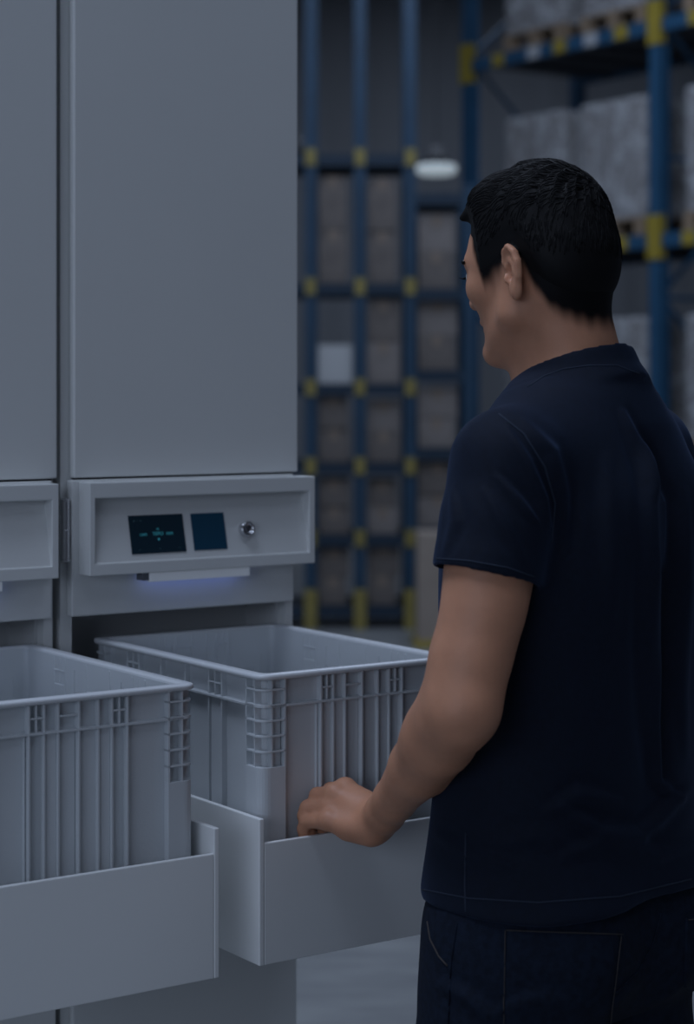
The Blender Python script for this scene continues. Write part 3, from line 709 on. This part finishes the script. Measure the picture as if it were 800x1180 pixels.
PC = np.array([.238, 2.20, 0])
def leg_pts(s):
    hip = PC+HPL*.086*s+A_(0, 0, .86); knee = PC+HPL*.105*s+HPF*.012+A_(0, 0, .49); ank = PC+HPL*.115*s-HPF*.03+A_(0, 0, .09)
    return hip, knee, ank
def legs(p):
    d = None
    for s in (1, -1):
        h_, k_, a_ = leg_pts(s); l_ = chain(p, [h_+A_(0, 0, .04), k_, a_], [.072, .048, .034], .02)
        l_ = smin(l_, cone(p, a_+A_(0, 0, -.03), a_+HPF*.13+A_(0, 0, -.055), .028, .020), .02); d = l_ if d is None else smin(d, l_, .03)
    return d
def trunk(p):
    t = torso(p, -.016); t = smin(t, cone(p, NB, SL, .046, .036), .04); t = smin(t, cone(p, NB, SR, .046, .036), .04)
    return smax(t, .90-p[:, 2], .02)
def body(p):
    d = near(p, HC, .17, lambda p: face(head_co(p)))
    d = smin(d, near(p, (NB+NT)/2, .17, neck), .022)
    d = smin(d, near(p, (.25, 2.2, 1.2), .42, trunk), .03)
    d = smin(d, smin(near(p, (SL+EL)/2*.5+(EL+WR)/4, .32, arm_left), near(p, at(395, 940, 2.28), .10, fingers), .012), .02)
    d = smin(d, near(p, SR+A_(.02, .05, -.22), .40, arm_right), .02)
    d = smin(d, near(p, (PC[0], PC[1], .45), .60, legs), .03)
    return d
def relax(v, f, it, lam=.5, w=1.):
    e = np.concatenate([f[:, [0, 1]], f[:, [1, 2]], f[:, [2, 3]], f[:, [3, 0]]]); n = np.bincount(e.ravel(), minlength=len(v))[:, None]
    for _ in range(it):
        a = np.zeros_like(v)
        for c in range(3): a[:, c] = np.bincount(e[:, 0], v[e[:, 1], c], len(v))+np.bincount(e[:, 1], v[e[:, 0], c], len(v))
        v = v+(a/np.maximum(n, 1)-v)*lam*w
    return v
man = thing('person', 'man in a navy T-shirt and dark jeans reaching to a crate, back to us', 'person', (PC[0], PC[1], 0))
def place(o): o.location = (-PC[0], -PC[1], 0); return o
# hairline height at each depth of the head
HFX = [-.13, -.085, -.070, -.052, -.038, -.026, -.012, .004, .016, .026, .036, .044, .054, .066, .078]
HZ = [-.066, -.066, -.060, -.046, -.022, .006, .022, .008, .000, -.005, -.008, .024, .052, .068, .074]
def hair_t(q):
    return q[:, 2]-np.interp(q[:, 0], HFX, HZ)
bv, bf = sdf_surface(body, (-.12, 1.75, .0), (.72, 2.60, 1.80), .0031)
ab = np.clip(((bv-EL)@(WR-EL))/((WR-EL)@(WR-EL)), -9, 9); dl = np.minimum(cone(bv, SL, EL, .075, .065), cone(bv, EL, WR, .060, .045))
bv = relax(bv, bf, 45, .5, ((dl < 0)*(1-sstep(ab, .72, .92))*sstep(SL[2]-bv[:, 2], .02, .06))[:, None])
bq = head_co(bv); st = sstep(hair_t(bq)+.003*np.sin(bq[:, 1]*300)*np.sin(bq[:, 0]*260), -.014, .012)*(bq[:, 2] > -.10)*(np.abs(bq[:, 0]) < .2)
ear = (np.abs(bq[:, 1]) > .0735) & (bq[:, 0] < .004) & (bq[:, 0] > -.045) & (bq[:, 2] < .04)
st = np.where(ear, 0, st)
body_o = place(surf_obj('body', bv, bf, M['skin'], man, st))
# eyes and brows
for s in (1, -1):
    bm = BM(); bmesh.ops.create_uvsphere(bm, u_segments=20, v_segments=12, radius=.0118); bmesh.ops.translate(bm, verts=bm.verts, vec=Vector(head_world((.0708, .031*s, .007)))); e_ = place(obj('eye', bm, M['eye'], man, True))
    bm = BM(); o_ = head_world((.0815, .031*s, .0065)); lathe(bm, [(0, .0012), (.003, .001), (.0055, 0)], o_, HF, 16); obj('iris', bm, M['iris'], e_, True)
    bm = BM()
    for k in range(7):
        y = .014+k*.006; tube(bm, [head_world((.0905-k*k*.00042-.002, y*s, .0235+.003*math.sin(k*.5))), head_world((.0900-(k+1)**2*.00042-.002, (y+.008)*s, .0245+.003*math.sin(k*.5+.5)))], [.0028, .0016], 5)
    place(obj('eyebrow', bm, M['hair'], man, True))
    bm = BM()
    for k in range(9):
        y = .020+k*.0026; b0 = A_(.0815-abs(k-4)*.0006, y*s, .0075); tube(bm, [head_world(b0), head_world(b0+A_(.006, .001*s, -.001)), head_world(b0+A_(.009, .002*s, .001))], [.0006, .0004, .0002], 4)
    place(obj('eyelashes', bm, M['hair'], man))
# hair
WH = A_(-.066, -.012, .090)
def hair(p):
    q = head_co(p); d = skull(q); h = hair_t(q)
    top = sstep(q[:, 2], .045, .115); fr = sstep(q[:, 0], .0, .07)*sstep(q[:, 2], .055, .09)
    h = h-.014*(1-sstep(q[:, 2], .03, .06))*sstep(q[:, 0], -.075, -.035)-.003
    T = np.clip(h/.030, -1, 1)*.0022+.0030*sstep(h, .01, .06)+.0085*top+.011*fr*top
    r = q-WH; ang = np.arctan2(r[:, 1], r[:, 0]); rad = np.linalg.norm(r, axis=1)
    T += (.0012*np.sin(ang*17+rad*34)+.0009*np.sin(ang*31-rad*50+1))*sstep(rad, .012, .05)*sstep(q[:, 2], .045, .10)
    T -= .004*np.exp(-(rad/.014)**2)
    d = d-T
    # swept fringe and the tuft on top
    fr_ = cone(q, (.040, .020, .102), (.081, .036, .080), .016, .004); d = smin(d, fr_, .014)
    d = smin(d, cone(q, (.053, -.01, .104), (.086, .006, .082), .015, .005), .014)
    d = smin(d, cone(q, (-.030, .0, .122), (.004, .012, .131), .008, .004), .014)
    return smax(d, -(skull(q)+.006), .003)
lo_, hi_ = HC-A_(.16, .16, .1), HC+A_(.16, .16, .18)
hv, hf = sdf_surface(hair, lo_, hi_, .0023)
hair_o = place(surf_obj('hair', hv, hf, M['hair'], man))
bm = BM(); tree = BVHTree.FromPolygons(hv.tolist(), hf.tolist())
for k in range(2600):
    th_, z_ = rng.uniform(0, 2*math.pi), rng.uniform(-.1, 1.); c_ = math.sqrt(max(0, 1-z_*z_))
    q = A_(-.012+.10*c_*math.cos(th_), .085*c_*math.sin(th_), .036+.10*z_)
    if hair_t(q[None])[0] < .045: continue
    pts = []
    ln = rng.uniform(.014, .024)*(1+1.1*float(sstep(q[2], .06, .12))); lift = 0
    r = q-WH
    for s_ in range(7):
        w_ = tree.find_nearest(Vector(head_world(q)))
        pts.append(w_[0]+w_[1]*(-.0001+.0006*s_/6*rng.uniform(.2, 1.5)))
        r = q-WH; r = r/ (np.linalg.norm(r)+1e-6); sw = np.cross(A_(0, 0, 1), r)
        dirn = r*.9+sw*.35+A_(.35*float(sstep(q[2], .05, .1)), .1, -.35*(1-float(sstep(q[2], .05, .11)))); dirn /= np.linalg.norm(dirn)
        q = q+dirn*ln/6
    tube(bm, pts, [.0004, .0006, .0007, .0007, .0006, .0004, .0002], 4)
place(obj('hair_strands', bm, M['hair'], man, True))
# --- T-shirt
def butt(p, inf=0.):
    d = None
    for s in (1, -1):
        b_ = ell(p, PC+HPL*.072*s-HPF*.044+A_(0, 0, .885), (.094+inf, .094+inf, .10+inf)); d = b_ if d is None else smin(d, b_, .03)
    return d
SD0 = (at(558, 668, 2.035)-SL); SD0 /= np.linalg.norm(SD0)      # sleeve direction
SH = at(560, 669, 2.026)
COLL = at(667, 429, 2.20); CN = A_(HPF[0]*.36, HPF[1]*.36, 1.); CN /= np.linalg.norm(CN)
def sleeve(p, inf=0.):
    d = chain(p, [SL+A_(0, 0, -.004), SL*.5+SH*.5, SH], [.060+inf, .0580+inf, .0590+inf], .01)
    return d
def shirt(p):
    z = p[:, 2]
    d = torso(p, .002)
    sh = smin(cone(p, NB+A_(0, 0, -.020), SL+A_(0, 0, .000), .058, .055), cone(p, NB+A_(0, 0, -.020), SR+A_(0, 0, .004), .058, .055), .02)
    d = smin(d, sh, .045)
    d = smin(d, butt(p, .006), .04)
    d = smin(d, cone(p, NB-A_(0, 0, .02), NB*.45+COLL*.55+A_(0, 0, 0), .078, .066), .03)
    hc = (p-SH)@SD0                                  # beyond the sleeve hem
    s = smax(sleeve(p), hc, .003)
    s = smax(s, -np.maximum(sleeve(p, -.0065), -.035-hc), .003)
    d = smin(d, s, .016)
    er = at(845, 840, 2.36)-SR; er /= np.linalg.norm(er); hr = (p-SR)@er-.15
    s2 = smax(chain(p, [SR, SR+er*.08, SR+er*.17], [.060, .058, .060], .03), hr, .003)
    d = smin(d, s2, .016)
    # hem of the body
    hz = .934+.004*np.sin(9*p[:, 0]+5*p[:, 1])
    d = smax(d, hz-z, .003)
    d = smax(d, -np.maximum(torso(p, -.004), z-hz-.04), .003)
    # neck opening with its ribbed collar band
    cd = (p-COLL)@CN
    d = smax(d, cd-.010, .004)
    rad = np.linalg.norm((p-COLL)-cd[:, None]*CN, axis=1)
    fl = .0650-.10*cd+.22*np.clip(-cd-.010, 0, 1)
    d = np.maximum(d, -np.maximum(rad-fl+.003, np.abs(cd)-.028))
    band = np.maximum(np.abs(rad-fl)-.0030, np.maximum(cd-.0110, -.030-cd))
    d = smin(d, band, .006)+.0008*((cd > -.0125) & (cd < -.0095) & (rad > fl-.001))
    return d
tv, tf = sdf_surface(shirt, (-.05, 1.80, .86), (.60, 2.55, 1.58), .0033)
# folds: ridges and hollows laid on the cloth along curves (start/end as seen on the back), real relief
def folds(v, f, lst):
    me = bpy.data.meshes.new('tmp'); me.from_pydata(v.tolist(), [], f.tolist()); me.update()
    n = np.empty(len(v)*3); me.vertices.foreach_get('normal', n); n = n.reshape(-1, 3); bpy.data.meshes.remove(me)
    px = HX+F*v[:, 0]/v[:, 1]; py = HY-F*(v[:, 2]-CZ)/v[:, 1]
    vw = v-np.array([0, 0, CZ]); vw /= np.linalg.norm(vw, axis=1)[:, None]; fac = np.clip(-(n*vw).sum(1)*2.5, 0, 1)
    disp = np.zeros(len(v))
    for pts, wd, amp in lst:
        best = np.full(len(v), 1e9); tt = np.zeros(len(v)); L = 0
        seg = [math.dist(a, b) for a, b in zip(pts, pts[1:])]; tot = sum(seg)
        for (a, b), s_ in zip(zip(pts, pts[1:]), seg):
            ab = np.subtract(b, a); t = np.clip(((px-a[0])*ab[0]+(py-a[1])*ab[1])/(ab@ab), 0, 1)
            dx, dy = px-a[0]-t*ab[0], py-a[1]-t*ab[1]; dd = np.hypot(dx, dy)
            sg = np.sign(dx*ab[1]-dy*ab[0]); m = dd < np.abs(best); best[m] = (dd*sg)[m]; tt[m] = (L+t*s_)[m]/tot; L += s_
        w = wd*(.55+.45*np.sin(np.pi*np.clip(tt, .02, .98)))
        x = best/w
        disp += amp*np.sin(np.pi*np.clip(tt, 0, 1))**.6*(np.exp(-x*x)-.55*np.exp(-((x-1.5)/.9)**2)-.25*np.exp(-((x+1.6)/1.)**2))
    # soft overall unevenness
    disp += .0011*np.sin(31*v[:, 0]+17*v[:, 2])*np.sin(23*v[:, 1]-13*v[:, 2]+1.3)
    return v+n*(disp*fac)[:, None]
FOLDS = [([(738, 505), (748, 560), (752, 640), (750, 740), (750, 830), (757, 900), (790, 925)], 9, .013),
         ([(716, 470), (738, 520), (760, 580), (766, 660)], 8, .009),
         ([(790, 560), (792, 680), (786, 800), (792, 880)], 10, .005),
         ([(700, 520), (706, 640), (704, 740)], 12, .003),
         ([(582, 490), (606, 530), (626, 575), (633, 610)], 7, .006),
         ([(570, 545), (596, 575), (622, 606)], 6, .0045),
         ([(600, 482), (636, 520), (648, 570), (652, 640)], 9, .005),
         ([(556, 560), (585, 610), (606, 650)], 7, .003),
         ([(520, 560), (524, 600), (512, 640)], 7, .003),
         ([(640, 926), (690, 956), (740, 962), (798, 905)], 10, .0075),
         ([(625, 938), (670, 915), (720, 925)], 9, .005),
         ([(640, 990), (700, 968), (760, 985), (800, 975)], 11, .005),
         ([(560, 975), (620, 962), (660, 975)], 11, .0035),
         ([(500, 960), (540, 985), (600, 1000)], 10, .003),
         ]
tv = relax(tv, tf, 5)
hemw = ((((tv-SH)@SD0 > -.022) & (np.linalg.norm(tv-SH, axis=1) < .10)) | (tv[:, 2] < .955)).astype(float)[:, None]
tv = folds(relax(tv, tf, 22, .5, hemw), tf, FOLDS)
shirt_o = place(surf_obj('t_shirt', tv, tf, M['shirt'], man))
# --- jeans
def jeans(p):
    z = p[:, 2]
    d = smax(torso(p, -.010), z-.985, .01)
    cr = .775
    dd = None
    for s in (1, -1):
        h_, k_, a_ = leg_pts(s)
        L_ = chain(p, [h_+A_(0, 0, .03)-HPF*.006, h_*.5+k_*.5+A_(0, 0, .04), k_, a_+A_(0, 0, .0)], [.099, .098, .078, .062], .03)
        dd = L_ if dd is None else np.minimum(dd, L_)
    d = smin(d, butt(p, -.004), .03)
    d = smax(d, .80-z, .05)
    d = smin(d, dd, .018)
    d = np.maximum(d, .062-z)
    for s in (1, -1):
        a_ = leg_pts(s)[2]; d = np.maximum(d, -cone(p, a_-A_(0, 0, .1), a_+A_(0, 0, .02), .056, .056))
    return d
jv, jf = sdf_surface(jeans, (-.06, 1.85, .04), (.56, 2.55, 1.02), .005)
jv = folds(jv, jf, [([(560, 1170), (620, 1150), (680, 1160)], 9, .004), ([(500, 1130), (540, 1150), (575, 1180)], 9, .004), ([(690, 1180), (715, 1150), (745, 1120)], 9, .0035), ([(745, 1165), (770, 1150), (795, 1120)], 9, .004)])
jeans_o = place(surf_obj('jeans', jv, jf, M['denim'], man))
jt = BVHTree.FromPolygons(jv.tolist(), jf.tolist()); tt_ = BVHTree.FromPolygons(tv.tolist(), tf.tolist())
def on_cloth(tree, px, py, lift=.0008):
    o_ = Vector((0, 0, CZ)); dr = Vector(at(px, py, 1.))-o_; h_ = tree.ray_cast(o_, dr.normalized())
    return None if h_[0] is None else h_[0]+h_[1]*lift
def seam(name, tree, pts, r, m, lift=.0006, step=6, par=None):
    P_ = []
    for a, b in zip(pts, pts[1:]):
        n = max(1, int(math.dist(a, b)/step))
        for k in range(n): P_.append(on_cloth(tree, a[0]+(b[0]-a[0])*k/n, a[1]+(b[1]-a[1])*k/n, lift))
    P_.append(on_cloth(tree, *pts[-1], lift)); P_ = [x for x in P_ if x is not None]
    if len(P_) < 2: return
    bm = BM(); tube(bm, P_, r, 6)
    return place(obj(name, bm, m, man if par is None else par, True)) if par is None else obj(name, bm, m, par, True)
def pocket(poly, name):
    """a patch of denim sewn on: polygon filled with a fine grid lying on the trousers, 2.5 mm proud"""
    bm = BM(); (x0, y0), (x1, y1), (x2, y2), (x3, y3) = poly; n, m = 26, 22; G = []
    for j in range(m+1):
        r_ = []
        for i in range(n+1):
            u, v = i/n, j/m
            x = (x0*(1-u)+x1*u)*(1-v)+(x3*(1-u)+x2*u)*v; y = (y0*(1-u)+y1*u)*(1-v)+(y3*(1-u)+y2*u)*v
            edge = min(u, 1-u, v, 1-v); q = on_cloth(jt, x, y, .0022 if edge > .001 else -.002); r_.append(bm.verts.new(q) if q is not None else None)
        G.append(r_)
    for j in range(m):
        for i in range(n):
            c4 = (G[j][i], G[j+1][i], G[j+1][i+1], G[j][i+1])
            if all(c4): bm.faces.new(c4)
    bmesh.ops.delete(bm, geom=[v for v in bm.verts if not v.link_faces], context='VERTS')
    return obj(name, bm, M['denim'], jeans_o, True)
pocket([(581, 1066), (718, 1071), (700, 1215), (578, 1205)], 'back_pocket')
seam('pocket_stitch', jt, [(584, 1072), (716, 1077)], .0007, M['stitch'], .0026, 6, jeans_o)
seam('pocket_stitch', jt, [(583, 1072), (581, 1180)], .0006, M['stitch'], .0026, 6, jeans_o)
seam('pocket_stitch', jt, [(714, 1079), (702, 1180)], .0006, M['stitch'], .0026, 6, jeans_o)
pocket([(790, 1055), (812, 1053), (806, 1150), (788, 1140)], 'back_pocket')
seam('pocket_stitch', jt, [(792, 1060), (812, 1058)], .0007, M['stitch'], .0026, 6, jeans_o)
seam('front_pocket_edge', jt, [(493, 1062), (496, 1082), (506, 1102), (516, 1113)], .0011, M['stitch'], .0004, 6, jeans_o)
seam('side_seam', jt, [(527, 1064), (520, 1110), (517, 1180)], .0012, M['denim'], .0004, 6, jeans_o)
seam('seat_seam', jt, [(762, 1052), (752, 1090), (735, 1120), (712, 1142), (690, 1165)], .0013, M['denim'], .0004, 6, jeans_o)
seam('shoulder_seam', tt_, [(575, 477), (604, 500), (628, 538), (640, 580), (636, 625)], .0011, M['thread'], .0001, 5, shirt_o)
seam('hem_stitch', tt_, [(498, 643), (540, 646), (585, 654), (617, 665)], .0008, M['thread'], .0001, 5, shirt_o)
seam('hem_stitch', tt_, [(487, 1025), (540, 1035), (620, 1040), (715, 1033), (797, 1013)], .0009, M['thread'], .0001, 5, shirt_o)
seam('collar_seam', tt_, [(608, 446), (628, 433), (650, 425), (680, 421), (712, 421), (737, 431)], .0009, M['thread'], .0001, 5, shirt_o)
seam('side_seam', tt_, [(537, 1056), (536, 1020), (537, 960)], .001, M['thread'], .0001, 5, shirt_o)
# shoes
for s in (1, -1):
    a_ = leg_pts(s)[2]
    def shoe(p):
        d = cone(p, a_+A_(0, 0, -.04)-HPF*.03, a_+HPF*.10+A_(0, 0, -.052), .046, .040); d = smin(d, cone(p, a_, a_+A_(0, 0, .012), .045, .045), .03)
        d = smin(d, cone(p, a_+HPF*.10+A_(0, 0, -.055), a_+HPF*.16+A_(0, 0, -.058), .040, .032), .02)
        return np.maximum(d, .016-p[:, 2])
    sv, sf_ = sdf_surface(shoe, a_-A_(.25, .25, .1), a_+A_(.25, .25, .1), .007); so = place(surf_obj('shoe', sv, sf_, M['shoe'], man))
    def sole(p):
        q = p.copy(); q[:, 2] = .01; b_ = a_.copy(); b_[2] = .01
        return np.maximum(cone(q, b_-HPF*.03, b_+HPF*.16, .050, .042), np.maximum(p[:, 2]-.0158, .0006-p[:, 2]))
    sv, sf_ = sdf_surface(sole, a_-A_(.25, .25, .1), a_+A_(.25, .25, .0), .006); surf_obj('sole', sv, sf_, M['sole'], so)


# ------------------------------------------------------------------ light
def area(name, loc, rot, sx_, sy_, power, col=(1, 1, 1)):
    l = bpy.data.lights.new(name, 'AREA'); l.shape = 'RECTANGLE'; l.size = sx_; l.size_y = sy_; l.energy = power; l.color = col
    o = bpy.data.objects.new(name, l); link(o); o.location = loc; o.rotation_euler = rot; return o
BL = (.640, .760, 1.0)
def aim(loc, to): return (Vector(to)-Vector(loc)).to_track_quat('-Z', 'Y').to_euler()
area('ceiling_panel_light', (-1.5, 1.7, 5.7), (0, 0, 0), 1.6, 3.0, 120, BL)
area('ceiling_panel_light', (2.4, .4, 5.7), (0, 0, 0), 1.2, 3.0, 25, BL)
area('front_fill_light', (-2.8, -3.4, 2.4), aim((-2.8, -3.4, 2.4), (0, 2.5, .7)), 4.2, 2.2, 60, BL)  # unseen fill light added behind the camera to brighten the cabinet fronts
area('aisle_light', (.7, 9.2, 5.7), (0, 0, 0), 1.4, 4.5, 125, BL)
area('aisle_light', (-3.0, 8.0, 5.7), (0, 0, 0), 1.2, 4.0, 30, BL)
area('aisle_light', (1.0, 17.0, 5.7), (0, 0, 0), 5.0, 1.6, 60, BL)
w = bpy.data.worlds.new('world'); bpy.context.scene.world = w; w.use_nodes = True
w.node_tree.nodes['Background'].inputs[0].default_value = (.5, .65, .9, 1); w.node_tree.nodes['Background'].inputs[1].default_value = .02

# ------------------------------------------------------------------ camera
cam = bpy.data.cameras.new('camera'); co = bpy.data.objects.new('camera', cam); link(co)
co.location = (0, 0, CZ); co.rotation_euler = (math.radians(90), 0, 0)
cam.sensor_fit = 'HORIZONTAL'; cam.sensor_width = 36; cam.lens = F/800*36
cam.shift_y = (HY-590)/800.0
cam.clip_start = .05; cam.clip_end = 100
cam.dof.use_dof = True; cam.dof.focus_distance = 2.25; cam.dof.aperture_fstop = cam.lens/17.0
sc = bpy.context.scene; sc.camera = co
sc.view_settings.view_transform = 'Standard'; sc.view_settings.look = 'None'; sc.view_settings.gamma = 1; sc.view_settings.use_curve_mapping = False
sc.view_settings.exposure = 0.0
